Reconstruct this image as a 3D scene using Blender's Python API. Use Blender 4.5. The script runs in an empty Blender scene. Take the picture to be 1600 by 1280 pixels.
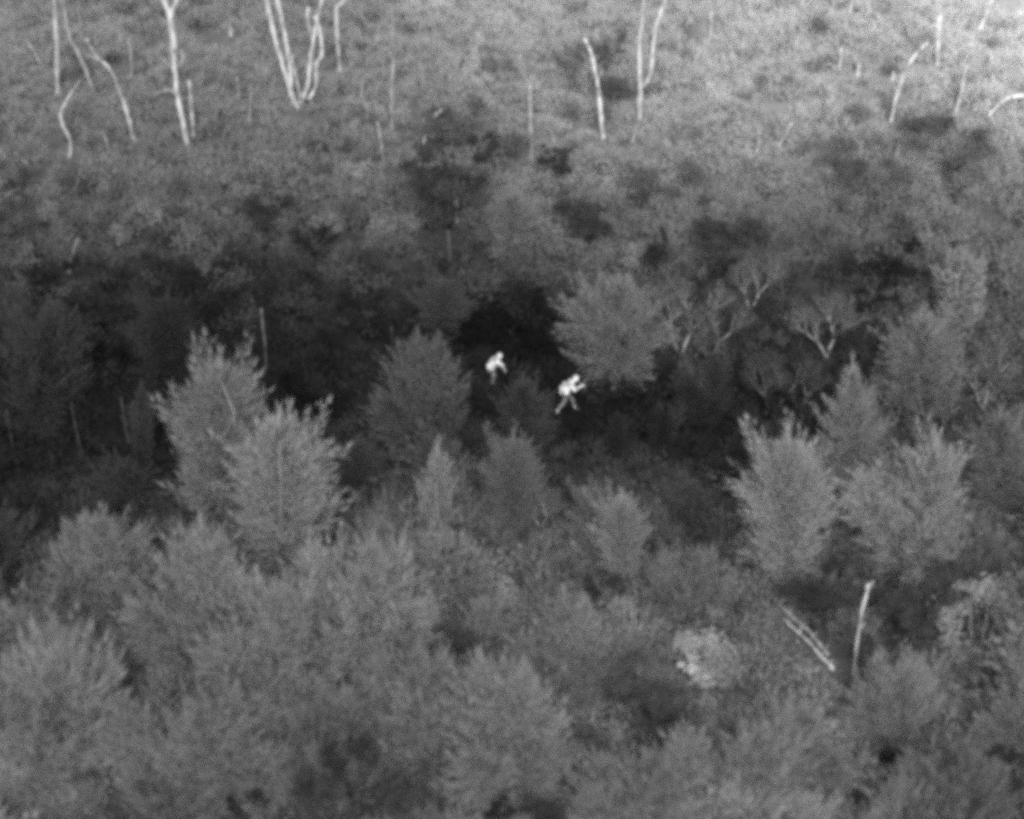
import bpy, math, random
import numpy as np
from mathutils import Vector, Matrix, Quaternion

R = math.radians
random.seed(7)
rng = np.random.default_rng(7)
scene = bpy.context.scene
COL = scene.collection

# ------------------------------------------------------------------ camera
CAM_H, PITCH, HFOV = 65.0, R(35.0), R(20.0)
cam_data = bpy.data.cameras.new('camera')
cam = bpy.data.objects.new('camera', cam_data)
COL.objects.link(cam)
cam.location = (0, 0, CAM_H)
cam.rotation_euler = (R(90) - PITCH, 0, 0)
cam_data.angle = HFOV
cam_data.clip_end = 3000
cam_data.clip_start = 1.0
cam_data.dof.use_dof = True; cam_data.dof.focus_distance = 117.0
cam_data.dof.aperture_fstop = cam_data.lens / 1000 / 0.68
scene.camera = cam

# ------------------------------------------------------------------ sky and sun (soft overcast, the picture has one grey channel)
world = bpy.data.worlds.new('World')
scene.world = world
world.use_nodes = True
wn = world.node_tree.nodes; wl = world.node_tree.links
wn.clear()
sky = wn.new('ShaderNodeTexSky'); sky.sky_type = 'NISHITA'; sky.sun_disc = False
sky.sun_elevation = R(36); sky.sun_rotation = R(183)
bw = wn.new('ShaderNodeRGBToBW')
bg = wn.new('ShaderNodeBackground'); bg.inputs['Strength'].default_value = 0.06
wo = wn.new('ShaderNodeOutputWorld')
wl.new(sky.outputs[0], bw.inputs[0]); wl.new(bw.outputs[0], bg.inputs['Color']); wl.new(bg.outputs[0], wo.inputs[0])
sun_data = bpy.data.lights.new('sun', 'SUN'); sun_data.energy = 1.5; sun_data.angle = R(24)
sun = bpy.data.objects.new('sun', sun_data); COL.objects.link(sun)
sun.rotation_euler = (R(54), 0, R(3))
scene.view_settings.view_transform = 'Standard'
scene.view_settings.look = 'None'
scene.view_settings.gamma = 1.0
scene.view_settings.use_curve_mapping = False
scene.view_settings.exposure = 2.1
scene.cycles.pixel_filter_type = 'BLACKMAN_HARRIS'
scene.cycles.filter_width = 5.4
scene.cycles.use_denoising = False
scene.cycles.max_bounces = 8
scene.cycles.diffuse_bounces = 5
scene.cycles.transmission_bounces = 5

# ------------------------------------------------------------------ picture <-> place
F = 800.0 / math.tan(HFOV / 2)
CP, SP = math.cos(PITCH), math.sin(PITCH)
def ray(px, py):
    a = (px - 800) / F; b = (640 - py) / F
    return np.array([a, CP + b * SP, -SP + b * CP])
def gully_y(x):
    return 96.0 - 0.22 * x * (-1)
def ground_h(x, y):
    x = np.asarray(x, float); y = np.asarray(y, float)
    g = -1.6 * np.exp(-((y - 93.0 - 0.16 * x) / 6.5) ** 2)
    s = 0.10 * np.clip(y - 112, 0, 60)
    n = 0.22 * np.sin(x * 0.31 + 1.0) * np.cos(y * 0.27) + 0.12 * np.sin(x * 0.83 + y * 0.55)
    return g + s + n
def on_ground(px, py):
    d = ray(px, py); z = 0.0
    for _ in range(30):
        t = (z - CAM_H) / d[2]
        z = float(ground_h(d[0] * t, d[1] * t))
    t = (z - CAM_H) / d[2]
    return np.array([0, 0, CAM_H]) + d * t
def at_depth(px, py, Y):
    d = ray(px, py); t = Y / d[1]
    return np.array([0, 0, CAM_H]) + d * t
def to_px(P):
    P = np.asarray(P, float).reshape(-1, 3)
    x, y, z = P[:, 0], P[:, 1], P[:, 2] - CAM_H
    dep = y * CP - z * SP
    up = y * SP + z * CP
    return np.stack([800 + F * x / dep, 640 - F * up / dep, dep], 1)
def m_per_px(P):
    return to_px(P)[0, 2] / F

# warmth of vegetation across the hillside, one row each 100 px of picture height (grey level of the thermal picture)
TONE = np.array([
 [122,126,122,125,125,128,135,148,155,150,155,162,165,162,170,184,202],
 [112,112,112,115,115,120,125,128,140,128,145,152,152,152,156,166,184],
 [103,100,100,100,102,104,108,104,118,125,130,136,138,138,138,142,150],
 [ 86, 86, 88, 86, 85, 88, 90, 84,104,105,110,112,112,108,112,112,116],
 [ 62, 66, 66, 68, 60, 64, 68, 62, 72, 80, 85, 78, 84, 66, 78, 88, 84],
 [ 60, 52, 42, 44, 44, 44, 50, 32, 24, 55, 75, 68, 60, 55, 72, 78, 82],
 [ 46, 42, 34, 40, 34, 34, 42, 44, 36, 30, 30, 48, 50, 52, 75, 72, 84],
 [ 28, 28, 30, 36, 48, 55, 58, 60, 58, 40, 32, 30, 46, 68, 78, 90, 90],
 [ 32, 48, 58, 56, 70, 78, 76, 78, 80, 76, 70, 68, 78, 88, 92, 92, 88],
 [ 55, 82, 90, 92, 92, 94, 92, 90, 95, 90, 84, 80, 78, 58, 68, 80, 76],
 [ 84, 88, 92,100,104,102, 98, 94,100, 94, 92, 95, 88, 78, 72, 84, 92],
 [104, 98, 84, 96, 98, 94, 90, 98,102, 94, 78, 94,100, 94, 94, 94, 98],
 [112, 98, 92, 94, 92, 70, 76, 94, 98, 94, 90, 98, 98, 94, 68, 76, 82],
 [108, 88, 84, 78, 60, 60, 64, 86, 74, 80, 90, 95, 96, 94, 88, 84, 80]], float)
def tone_px(px, py):
    px = np.clip(np.asarray(px, float), 0, 1599.9) / 100; py = np.clip(np.asarray(py, float), 0, 1299.9) / 100
    j = np.floor(px).astype(int); i = np.floor(py).astype(int)
    j1 = np.minimum(j + 1, 16); i1 = np.minimum(i + 1, 13)
    fx = px - j; fy = py - i
    return (TONE[i, j] * (1 - fx) * (1 - fy) + TONE[i, j1] * fx * (1 - fy) + TONE[i1, j] * (1 - fx) * fy + TONE[i1, j1] * fx * fy)
KTONE, KWOOD, KSOIL = 1.35, 0.74, 0.6
def albedo(g, k=None):
    s = np.asarray(g, float) / 255.0
    l = np.where(s <= 0.04045, s / 12.92, ((s + 0.055) / 1.055) ** 2.4)
    return np.clip(l * (KTONE if k is None else k), 0.006, 0.85)

# ------------------------------------------------------------------ materials
def new_mat(name):
    m = bpy.data.materials.new(name); m.use_nodes = True
    nt = m.node_tree; nt.nodes.clear()
    out = nt.nodes.new('ShaderNodeOutputMaterial')
    return m, nt, out
def foliage_material(name, per_face):
    m, nt, out = new_mat(name)
    N, L = nt.nodes, nt.links
    at = N.new('ShaderNodeAttribute'); at.attribute_name = 'tone'
    oi = N.new('ShaderNodeObjectInfo')
    geo = N.new('ShaderNodeNewGeometry')
    no = N.new('ShaderNodeTexNoise'); no.inputs['Scale'].default_value = 0.55; no.inputs['Detail'].default_value = 4
    L.new(geo.outputs['Position'], no.inputs['Vector'])
    mr = N.new('ShaderNodeMapRange'); mr.inputs['From Min'].default_value = 0.3; mr.inputs['From Max'].default_value = 0.7
    mr.inputs['To Min'].default_value = 0.87; mr.inputs['To Max'].default_value = 1.13
    L.new(no.outputs['Fac'], mr.inputs['Value'])
    m1 = N.new('ShaderNodeMath'); m1.operation = 'MULTIPLY'
    L.new(at.outputs['Fac'], m1.inputs[0]); L.new(mr.outputs[0], m1.inputs[1])
    m2 = N.new('ShaderNodeMix'); m2.data_type = 'RGBA'; m2.blend_type = 'MULTIPLY'; m2.inputs[0].default_value = 1
    L.new(m1.outputs[0], m2.inputs[6]); L.new(oi.outputs['Color'], m2.inputs[7])
    d = N.new('ShaderNodeBsdfDiffuse'); t = N.new('ShaderNodeBsdfTranslucent')
    mx = N.new('ShaderNodeMixShader'); mx.inputs[0].default_value = 0.25
    va = N.new('ShaderNodeVectorMath'); va.operation = 'MULTIPLY_ADD'
    va.inputs[1].default_value = (0.35, 0.35, 0.35); va.inputs[2].default_value = (0, 0, 1)
    vn = N.new('ShaderNodeVectorMath'); vn.operation = 'NORMALIZE'
    L.new(geo.outputs['Normal'], va.inputs[0]); L.new(va.outputs[0], vn.inputs[0]); L.new(vn.outputs[0], d.inputs['Normal'])
    L.new(m2.outputs[2], d.inputs['Color']); L.new(m2.outputs[2], t.inputs['Color'])
    L.new(d.outputs[0], mx.inputs[1]); L.new(t.outputs[0], mx.inputs[2]); L.new(mx.outputs[0], out.inputs[0])
    return m
def bark_material(name, contrast=0.35, scale=6.0, stretch=(3, 3, 0.8)):
    m, nt, out = new_mat(name)
    N, L = nt.nodes, nt.links
    oi = N.new('ShaderNodeObjectInfo'); tc = N.new('ShaderNodeTexCoord')
    mp = N.new('ShaderNodeMapping'); mp.inputs['Scale'].default_value = stretch
    no = N.new('ShaderNodeTexNoise'); no.inputs['Scale'].default_value = scale; no.inputs['Detail'].default_value = 5
    L.new(tc.outputs['Object'], mp.inputs[0]); L.new(mp.outputs[0], no.inputs['Vector'])
    mr = N.new('ShaderNodeMapRange'); mr.inputs['From Min'].default_value = 0.38; mr.inputs['From Max'].default_value = 0.6
    mr.inputs['To Min'].default_value = 1 - contrast; mr.inputs['To Max'].default_value = 1 + contrast * 0.4
    L.new(no.outputs['Fac'], mr.inputs['Value'])
    m2 = N.new('ShaderNodeMix'); m2.data_type = 'RGBA'; m2.blend_type = 'MULTIPLY'; m2.inputs[0].default_value = 1
    L.new(mr.outputs[0], m2.inputs[6]); L.new(oi.outputs['Color'], m2.inputs[7])
    b = N.new('ShaderNodeBsdfPrincipled'); b.inputs['Roughness'].default_value = 0.9; b.inputs['Specular IOR Level'].default_value = 0.1
    bu = N.new('ShaderNodeBump'); bu.inputs['Strength'].default_value = 0.5; bu.inputs['Distance'].default_value = 0.03
    L.new(no.outputs['Fac'], bu.inputs['Height']); L.new(bu.outputs[0], b.inputs['Normal'])
    L.new(m2.outputs[2], b.inputs['Base Color']); L.new(b.outputs[0], out.inputs[0])
    return m
def ground_material():
    m, nt, out = new_mat('forest_soil')
    N, L = nt.nodes, nt.links
    at = N.new('ShaderNodeAttribute'); at.attribute_name = 'tone'
    geo = N.new('ShaderNodeNewGeometry')
    no = N.new('ShaderNodeTexNoise'); no.inputs['Scale'].default_value = 1.3; no.inputs['Detail'].default_value = 8
    L.new(geo.outputs['Position'], no.inputs['Vector'])
    mr = N.new('ShaderNodeMapRange'); mr.inputs['From Min'].default_value = 0.3; mr.inputs['From Max'].default_value = 0.7
    mr.inputs['To Min'].default_value = 0.7; mr.inputs['To Max'].default_value = 1.25
    L.new(no.outputs['Fac'], mr.inputs['Value'])
    m1 = N.new('ShaderNodeMath'); m1.operation = 'MULTIPLY'
    L.new(at.outputs['Fac'], m1.inputs[0]); L.new(mr.outputs[0], m1.inputs[1])
    b = N.new('ShaderNodeBsdfPrincipled'); b.inputs['Roughness'].default_value = 1; b.inputs['Specular IOR Level'].default_value = 0.0
    bu = N.new('ShaderNodeBump'); bu.inputs['Strength'].default_value = 0.6; bu.inputs['Distance'].default_value = 0.1
    L.new(no.outputs['Fac'], bu.inputs['Height']); L.new(bu.outputs[0], b.inputs['Normal'])
    L.new(m1.outputs[0], b.inputs['Base Color']); L.new(b.outputs[0], out.inputs[0])
    return m
M_LEAF = foliage_material('foliage', True)
M_BARK = bark_material('bark')
M_BIRCH = bark_material('pale_bark', 0.5, 2.2)
M_CLOTH = bark_material('patterned_cloth', 0.75, 5.5, (1, 1, 1))
M_SKIN = bark_material('skin', 0.08, 9.0)
M_SOIL = ground_material()

# ------------------------------------------------------------------ object helpers
def mesh_from(name, V, Fc, mat, tone=None, smooth=False):
    """V (n,3), Fc (m,k) with k = 3 or 4"""
    me = bpy.data.meshes.new(name)
    V = np.ascontiguousarray(V, dtype=np.float32); Fc = np.ascontiguousarray(Fc, dtype=np.int32)
    m, k = Fc.shape
    me.vertices.add(len(V)); me.vertices.foreach_set('co', V.ravel())
    me.loops.add(m * k); me.loops.foreach_set('vertex_index', Fc.ravel())
    me.polygons.add(m)
    me.polygons.foreach_set('loop_start', np.arange(0, m * k, k, dtype=np.int32))
    if tone is not None:
        a = me.attributes.new('tone', 'FLOAT', 'FACE')
        a.data.foreach_set('value', np.ascontiguousarray(tone, dtype=np.float32))
    me.polygons.foreach_set('use_smooth', np.full(m, smooth))
    me.update(calc_edges=True)
    me.materials.append(mat)
    return me
def link(name, data, parent=None, color=None):
    o = bpy.data.objects.new(name, data); COL.objects.link(o)
    if parent is not None: o.parent = parent
    if color is not None:
        c = float(color); o.color = (c, c, c, 1)
    return o
def tag(o, label, cat, group=None, kind=None):
    if label: o['label'] = label
    if cat: o['category'] = cat
    if group: o['group'] = group
    if kind: o['kind'] = kind
    return o

def norm(a):
    return a / (np.linalg.norm(a, axis=-1, keepdims=True) + 1e-9)
def spikes(base, direc, length, width, rg):
    """thin upright-to-radiating needles / twigs: one triangle each"""
    n = len(base)
    d = norm(direc)
    side = norm(np.cross(d, rg.normal(size=(n, 3))))
    w = (np.asarray(width) * 0.5).reshape(-1, 1)
    V = np.stack([base - side * w, base + side * w, base + d * np.asarray(length).reshape(-1, 1)], 1).reshape(-1, 3)
    return V
def leaves(base, size, rg):
    """small diamond leaves as two triangles joined in a quad"""
    n = len(base)
    a = norm(rg.normal(size=(n, 3))); b = norm(np.cross(a, rg.normal(size=(n, 3))))
    s = np.asarray(size).reshape(-1, 1)
    c = norm(np.cross(a, b))
    V = np.stack([base - a * s, base - b * s * .55, base + a * s + c * s * .2, base + b * s * .55], 1).reshape(-1, 3)
    return V

def tube(points, radii, sides=6):
    P = [Vector(p) for p in points]
    V = []; Fc = []
    ref = Vector((1, 0, 0))
    for i, p in enumerate(P):
        d = (P[min(i + 1, len(P) - 1)] - P[max(i - 1, 0)])
        d.normalize()
        if abs(d.dot(ref)) > 0.95: ref = Vector((0, 1, 0))
        u = d.cross(ref).normalized(); w = d.cross(u).normalized()
        for s in range(sides):
            a = 2 * math.pi * s / sides
            V.append(p + (u * math.cos(a) + w * math.sin(a)) * radii[i])
    for i in range(len(P) - 1):
        for s in range(sides):
            a = i * sides + s; b = i * sides + (s + 1) % sides
            Fc.append((a, b, b + sides, a + sides))
    n = len(V); V.append(P[-1]); V.append(P[0])
    k = (len(P) - 1) * sides
    for s in range(sides):
        Fc.append((k + s, k + (s + 1) % sides, n, n))
        Fc.append(((s + 1) % sides, s, n + 1, n + 1))
    return V, Fc
def tubes_mesh(name, lst, mat, sides=6):
    me = bpy.data.meshes.new(name); V = []; Fc = []
    for pts, rad in lst:
        v, f = tube(pts, rad, sides)
        o = len(V); V += v
        for q in f:
            q = [i + o for i in q]
            if q[2] == q[3]: q = q[:3]
            Fc.append(tuple(q))
    me.from_pydata([tuple(v) for v in V], [], Fc)
    me.polygons.foreach_set('use_smooth', [True] * len(me.polygons))
    me.update(); me.materials.append(mat)
    return me
def wiggle(p0, p1, n, amp, rnd):
    p0 = Vector(p0); p1 = Vector(p1); out = []
    for i in range(n + 1):
        t = i / n; q = p0.lerp(p1, t)
        k = math.sin(math.pi * t) * amp
        out.append(q + Vector((rnd.uniform(-k, k), rnd.uniform(-k, k), rnd.uniform(-k, k) * .4)))
    return out

# ------------------------------------------------------------------ plant prototypes (meshes shared between copies)
def feather_arrays(seed, H, Rr, nb, elev, peak, low, needle, dens):
    """fan of ascending branches with fine twigs: spiky outline, widest below the middle"""
    rg = np.random.default_rng(seed); rnd = random.Random(seed)
    limbs = []; B = []; D = []; Ln = []; W = []; T = []
    az = 0
    ph = [rnd.uniform(0, 6.28) for _ in range(4)]
    for i in range(nb):
        t = low + (0.97 - low) * (i + .5) / nb
        az += 2.399 + rnd.uniform(-.3, .3)
        prof = (t / peak) ** 0.55 if t < peak else max(0.0, (1 - t) / (1 - peak)) ** 0.72
        lobe = 1 + (1 if t < .5 else .35) * ( .20 * math.sin(2 * az + ph[0] + 3 * t) + .15 * math.sin(3 * az + ph[1] + 9 * t) + .12 * math.sin(14 * t + ph[2]))
        L = Rr * (0.16 + .92 * prof * lobe) * (rnd.uniform(.6, 1.08) if i % 5 or t > .7 else rnd.uniform(1.0, 1.32)) * (1 if t < .7 else .8)
        el = R(elev[0] + (elev[1] - elev[0]) * t + rnd.uniform(-12, 12))
        d0 = np.array([math.cos(az) * math.cos(el), math.sin(az) * math.cos(el), math.sin(el)])
        p0 = np.array([0, 0, t * H * .86])
        ns = max(4, int(L * 5)); bend = rnd.uniform(.02, .26)
        pts = [p0 + d0 * L * (k / ns) * 1.15 + np.array([0, 0, bend * L * (k / ns) ** 2]) for k in range(ns + 1)]
        if L > .9 and i % 3 == 0:
            limbs.append(([pts[0], pts[ns // 2], pts[-1]], [0.03, 0.018, 0.006]))
        tone = rnd.uniform(.95, 1.05)
        K = int(15 * dens * rnd.uniform(.55, 1.3))
        for k in range(1, ns + 1):
            last = k == ns
            q = pts[k]; dd = norm(pts[k] - pts[k - 1])
            n = max(2, K - (5 if last else 0))
            B.append(q + rg.normal(size=(n, 3)) * (.03 if last else .11))
            dirs = dd * (1.5 if last else 1.1) + norm(rg.normal(size=(n, 3))) * (.3 if last else .7); dirs[:, 2] += .1
            D.append(dirs); Ln.append(needle * rg.uniform(.4, 1.2, n) * (1.1 - .25 * k / ns)); W.append(rg.uniform(.018, .042, n)); T.append(rg.uniform(.95, 1.05, n) * tone)
    n = int(70 * dens); zz = rg.uniform(.78, 1.0, n)
    B.append(np.stack([rg.normal(size=n) * .04, rg.normal(size=n) * .04, zz * H], 1))
    dirs = norm(rg.normal(size=(n, 3))) * .45; dirs[:, 2] += 1.0
    D.append(dirs); Ln.append(np.full(n, needle * .9)); W.append(np.full(n, .035)); T.append(np.full(n, 1.0))
    V = spikes(np.concatenate(B), np.concatenate(D), np.concatenate(Ln), np.concatenate(W), rg)
    return V, np.concatenate(T), limbs
def feather_tree(seed, H=8.0, Rr=2.1, nb=250, elev=(38, 68), peak=0.38, low=0.04, needle=0.42, dens=1.0):
    rnd = random.Random(seed + 500)
    V, T, limbs = feather_arrays(seed, H, Rr, nb, elev, peak, low, needle, dens)
    trunk = [(wiggle((0, 0, 0), (0, 0, H * .97), 8, .10, rnd), [0.11 * (1 - .8 * i / 8) for i in range(9)])]
    crown = mesh_from('crown', V, np.arange(len(V)).reshape(-1, 3), M_LEAF, T)
    H = float(np.percentile(V[:, 2], 99.6)) / 1.04; Rr = float(np.percentile(np.abs(V[:, 0]), 99.8)) / 1.04
    return {'H': H, 'R': Rr, 'crown': crown, 'trunk': tubes_mesh('trunk', trunk, M_BARK), 'branches': tubes_mesh('branches', limbs, M_BARK, 4)}
def place_arrays(V, az, tilt, scale, off):
    M = Matrix.Rotation(az, 3, 'Z') @ Matrix.Rotation(tilt, 3, 'Y') @ Matrix.Rotation(-az * .3, 3, 'Z')
    return V @ np.array(M).T * scale + np.array(off)
def clump_tree(seed, H=6.0, Rr=2.8, n=5, elev=(35, 72)):
    """several leaders from one root, leaning apart: an uneven broad crown"""
    rnd = random.Random(seed); Vs = []; Ts = []; limbs = []; trunks = []
    for k in range(n):
        h = H * (1.0 if k == 0 else rnd.uniform(.55, .9)); r = Rr * rnd.uniform(.42, .62)
        V, T, lb = feather_arrays(seed * 10 + k, h, r, int(115 * (h / H)), elev, rnd.uniform(.35, .6), .05, .42, 1.0)
        az = k * 6.283 / n + rnd.uniform(-.5, .5); tl = 0.05 if k == 0 else rnd.uniform(.18, .5)
        off = (math.cos(az) * Rr * (.05 if k == 0 else rnd.uniform(.1, .35)), math.sin(az) * Rr * (.05 if k == 0 else rnd.uniform(.1, .35)), 0)
        Vs.append(place_arrays(V, az, tl, 1, off)); Ts.append(T * rnd.uniform(.93, 1.07))
        for pts, rad in lb: limbs.append((list(place_arrays(np.array(pts), az, tl, 1, off)), rad))
        tp = np.array([list(p) for p in wiggle((0, 0, 0), (0, 0, h * .95), 6, .1, rnd)])
        trunks.append((list(place_arrays(tp, az, tl, 1, off)), [.085 * (1 - .8 * i / 6) for i in range(7)]))
    V = np.concatenate(Vs)
    crown = mesh_from('crown', V, np.arange(len(V)).reshape(-1, 3), M_LEAF, np.concatenate(Ts))
    rr = float(np.percentile(np.abs(V[:, 0]), 99.3)) / 1.06
    return {'H': float(np.percentile(V[:, 2], 99.8)) / 1.04, 'R': rr, 'crown': crown, 'trunk': tubes_mesh('trunk', trunks, M_BARK), 'branches': tubes_mesh('branches', limbs, M_BARK, 4)}

def branching(rnd, p, d, L, r, depth, out, tips, spread=.6, up=.12, ratio=.72):
    q = p + d * L
    mid = p.lerp(q, .5) + Vector((rnd.uniform(-1, 1), rnd.uniform(-1, 1), rnd.uniform(-.4, .4))) * L * .09
    r1 = r * .68
    out.append(([p, mid, q], [r, (r + r1) / 2, r1]))
    if depth == 0 or (depth < 4 and rnd.random() < .14):
        tips.append(q); return
    if depth <= 2: tips.append(mid)
    n = 2 if rnd.random() < .55 else 3
    a0 = rnd.uniform(0, 6.28)
    for k in range(n):
        ax = Vector((math.cos(a0 + k * 6.28 / n), math.sin(a0 + k * 6.28 / n), 0)) * spread * rnd.uniform(.6, 1.3)
        nd = (d + ax + Vector((0, 0, up))).normalized()
        branching(rnd, q, nd, L * ratio * rnd.uniform(.6, 1.3), r1, depth - 1, out, tips, spread, up, ratio)

def leafy_tree(seed, H=6.0, Rr=2.4, depth=5, leaf=.07, per=120, spread=.8, up=.1, flat=.7, sparse=.42, blob=.16):
    rg = np.random.default_rng(seed); rnd = random.Random(seed)
    segs = []; tips = []
    L0 = H * .30
    branching(rnd, Vector((0, 0, 0)), Vector((rnd.uniform(-.1, .1), rnd.uniform(-.1, .1), 1)).normalized(), L0, .13, depth, segs, tips, spread, up)
    P = np.array([list(t) for t in tips])
    rr = max(1e-3, np.percentile(np.hypot(P[:, 0], P[:, 1]), 95)); hh = P[:, 2].max()
    sx = Rr / rr; sz = H / hh
    S = np.array([sx, sx, sz])
    P = P * S
    trunk = []; limbs = []
    for i, (pts, rad) in enumerate(segs):
        pts = [Vector((p[0] * sx, p[1] * sx, p[2] * sz)) for p in pts]
        (trunk if i == 0 else limbs).append((pts, rad))
    keep = rg.random(len(P)) < sparse
    P = P[keep]
    B = []; T = []
    for p in P:
        n = int(per * rg.uniform(.5, 1.5)); b = blob * rg.uniform(.6, 1.35)
        B.append(p + rg.normal(size=(n, 3)) * np.array([b, b, b * flat])); T.append(np.full(n, rg.uniform(.68, 1.3)) * rg.uniform(.85, 1.15, n))
    B = np.concatenate(B); V = leaves(B, rg.uniform(.6, 1.3, len(B)) * leaf, rg)
    Fc = np.arange(len(V)).reshape(-1, 4)
    crown = mesh_from('crown', V, Fc, M_LEAF, np.concatenate(T))
    return {'H': H, 'R': Rr, 'crown': crown, 'trunk': tubes_mesh('trunk', trunk, M_BARK), 'branches': tubes_mesh('branches', limbs, M_BARK, 4)}

def bare_tree(seed, H=4.0, Rr=2.2, depth=5, spread=.62, up=.16):
    rg = np.random.default_rng(seed); rnd = random.Random(seed)
    segs = []; tips = []
    for k in range(2 if seed % 2 else 3):
        a = k * 3.1 + .3
        branching(rnd, Vector((0, 0, 0)), Vector((math.cos(a) * .45, math.sin(a) * .2, 1)).normalized(), H * .30, .10, depth, segs, tips, spread, up)
    P = np.array([list(t) for t in tips]); rr = np.percentile(np.hypot(P[:, 0], P[:, 1]), 95); hh = P[:, 2].max()
    sx = Rr / rr; sz = H / hh
    P = P * np.array([sx, sx, sz])
    segs = [([Vector((p[0] * sx, p[1] * sx, p[2] * sz)) for p in pts], rad) for pts, rad in segs]
    B = []; D = []
    for p in P:
        n = 10
        B.append(p + rg.normal(size=(n, 3)) * .16); d = norm(rg.normal(size=(n, 3))); d[:, 2] += .6; D.append(d)
    B = np.concatenate(B); V = spikes(B, np.concatenate(D), rg.uniform(.15, .5, len(B)), rg.uniform(.02, .045, len(B)), rg)
    crown = mesh_from('twigs', V, np.arange(len(V)).reshape(-1, 3), M_LEAF, rg.uniform(.85, 1.15, len(B)))
    return {'H': H, 'R': Rr, 'crown': crown, 'trunk': tubes_mesh('trunk', segs[:1], M_BARK), 'branches': tubes_mesh('branches', segs[1:], M_BARK, 4)}

PROTO = {
 'egg': [feather_tree(11, 8, 2.2, peak=.5, elev=(34, 60)), feather_tree(12, 8, 2.2, elev=(32, 58), peak=.46)],
 'spindle': [feather_tree(21, 6, 1.1, nb=170, elev=(52, 74), peak=.45), feather_tree(22, 6, 1.2, nb=170, elev=(50, 74), peak=.42)],
 'cone': [feather_tree(31, 7, 1.9, nb=240, elev=(12, 55), peak=.10, low=.03), feather_tree(32, 7, 1.9, nb=240, elev=(18, 58), peak=.14, low=.03)],
 'round': [feather_tree(41, 5.5, 2.6, nb=260, elev=(22, 72), peak=.5, needle=.5), feather_tree(42, 5.5, 2.6, nb=260, elev=(28, 76), peak=.45, needle=.5), feather_tree(43, 5.5, 2.6, nb=250, elev=(18, 74), peak=.55, needle=.45)],
 'clump': [clump_tree(101), clump_tree(102, n=6), clump_tree(103, n=4), clump_tree(104, H=5, n=6, elev=(25, 70))],
 'wide': [clump_tree(111, H=4.5, Rr=3.2, n=6, elev=(8, 55))],
 'vase': [feather_tree(51, 4, 1.3, nb=150, elev=(58, 76), peak=.62, low=.02)],
 'leafy': [leafy_tree(61), leafy_tree(62), leafy_tree(63), leafy_tree(64)],
 'sparse': [leafy_tree(71, per=110, sparse=.36, flat=.5), leafy_tree(72, per=110, sparse=.34, flat=.5, spread=1.0)],
 'layered': [leafy_tree(81, H=5, Rr=2.8, per=130, flat=.28, spread=1.15, up=-.02, blob=.32, sparse=.5)],
 'bare': [bare_tree(91), bare_tree(92), bare_tree(94, up=.05)],
}
count = {}
def plant(kind, x, ytop, ybase, hw, g, label, name, cat, gt=None, gb=None, group=None, lean=0):
    """crown spans ytop..ybase and x +- hw in the photograph; rooted on the ground under its lowest point"""
    i = count.get(kind, 0); count[kind] = i + 1
    pr = PROTO[kind][i % len(PROTO[kind])]
    G = on_ground(x + lean, ybase)
    top = at_depth(x, ytop, G[1])
    H = max(.6, top[2] - G[2])
    mp = m_per_px(G)
    sx = hw * mp / (pr['R'] * 1.12); sz = H / (pr['H'] * 1.04)
    e = bpy.data.objects.new(name, None); COL.objects.link(e)
    e.location = G; e.empty_display_size = .3
    e.rotation_euler = (0, math.atan2(top[0] - G[0], H), random.uniform(-.6, .6) if kind != 'bare' else 0)
    e.rotation_mode = 'YXZ' if False else 'XYZ'
    e.scale = (sx, sx, sz)
    tag(e, label, cat, group)
    a = float(albedo(g))
    link('crown', pr['crown'], e, a)
    link('trunk', pr['trunk'], e, float(albedo(gt or g * 1.25, KWOOD * .8)))
    link('branches' if False else 'branch_work', pr['branches'], e, float(albedo(gb or g * 1.12, KWOOD * .8)))
    FEAT.append((G[1], [(x, ybase - 4), (x, ytop)], hw * .25, .35))
    if kind in ('leafy', 'bare', 'sparse', 'layered'): KEEPVIEW.append((G[1], x, ytop, ybase, hw * .8))
    elif 500 < ytop < 860: KEEPVIEW.append((G[1], x, ytop, ytop + (ybase - ytop) * .85, hw * .45))
    return e
KEEPVIEW = []
FEAT = []   # things the undergrowth must leave in view: (depth, pixel polyline, clearance px, share of tufts kept)

# ------------------------------------------------------------------ ground
def build_ground():
    xs = np.concatenate([[-900, -400, -200, -100, -60], np.arange(-42, 42.1, .75), [60, 100, 200, 400, 900]])
    ys = np.concatenate([[-300, -100, 0, 30, 45], np.arange(52, 150.1, .75), [165, 200, 300, 600, 1400]])
    X, Y = np.meshgrid(xs, ys)
    Z = ground_h(X, Y)
    V = np.stack([X, Y, Z], -1).reshape(-1, 3)
    nx = len(xs); ny = len(ys)
    i, j = np.meshgrid(np.arange(nx - 1), np.arange(ny - 1))
    a = (j * nx + i).ravel()
    Fc = np.stack([a, a + 1, a + nx + 1, a + nx], 1)
    C = V[Fc].mean(1)
    Yc = np.clip(C[:, 1], 62, 150); Cc = C.copy(); Cc[:, 1] = Yc; Cc[:, 0] = np.clip(C[:, 0], -26, 26)
    p = to_px(Cc)
    t = albedo(tone_px(p[:, 0], p[:, 1]), KSOIL)
    me = mesh_from('ground', V, Fc, M_SOIL, t, True)
    g = link('ground', me); tag(g, None, None, kind='structure')
build_ground()

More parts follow.
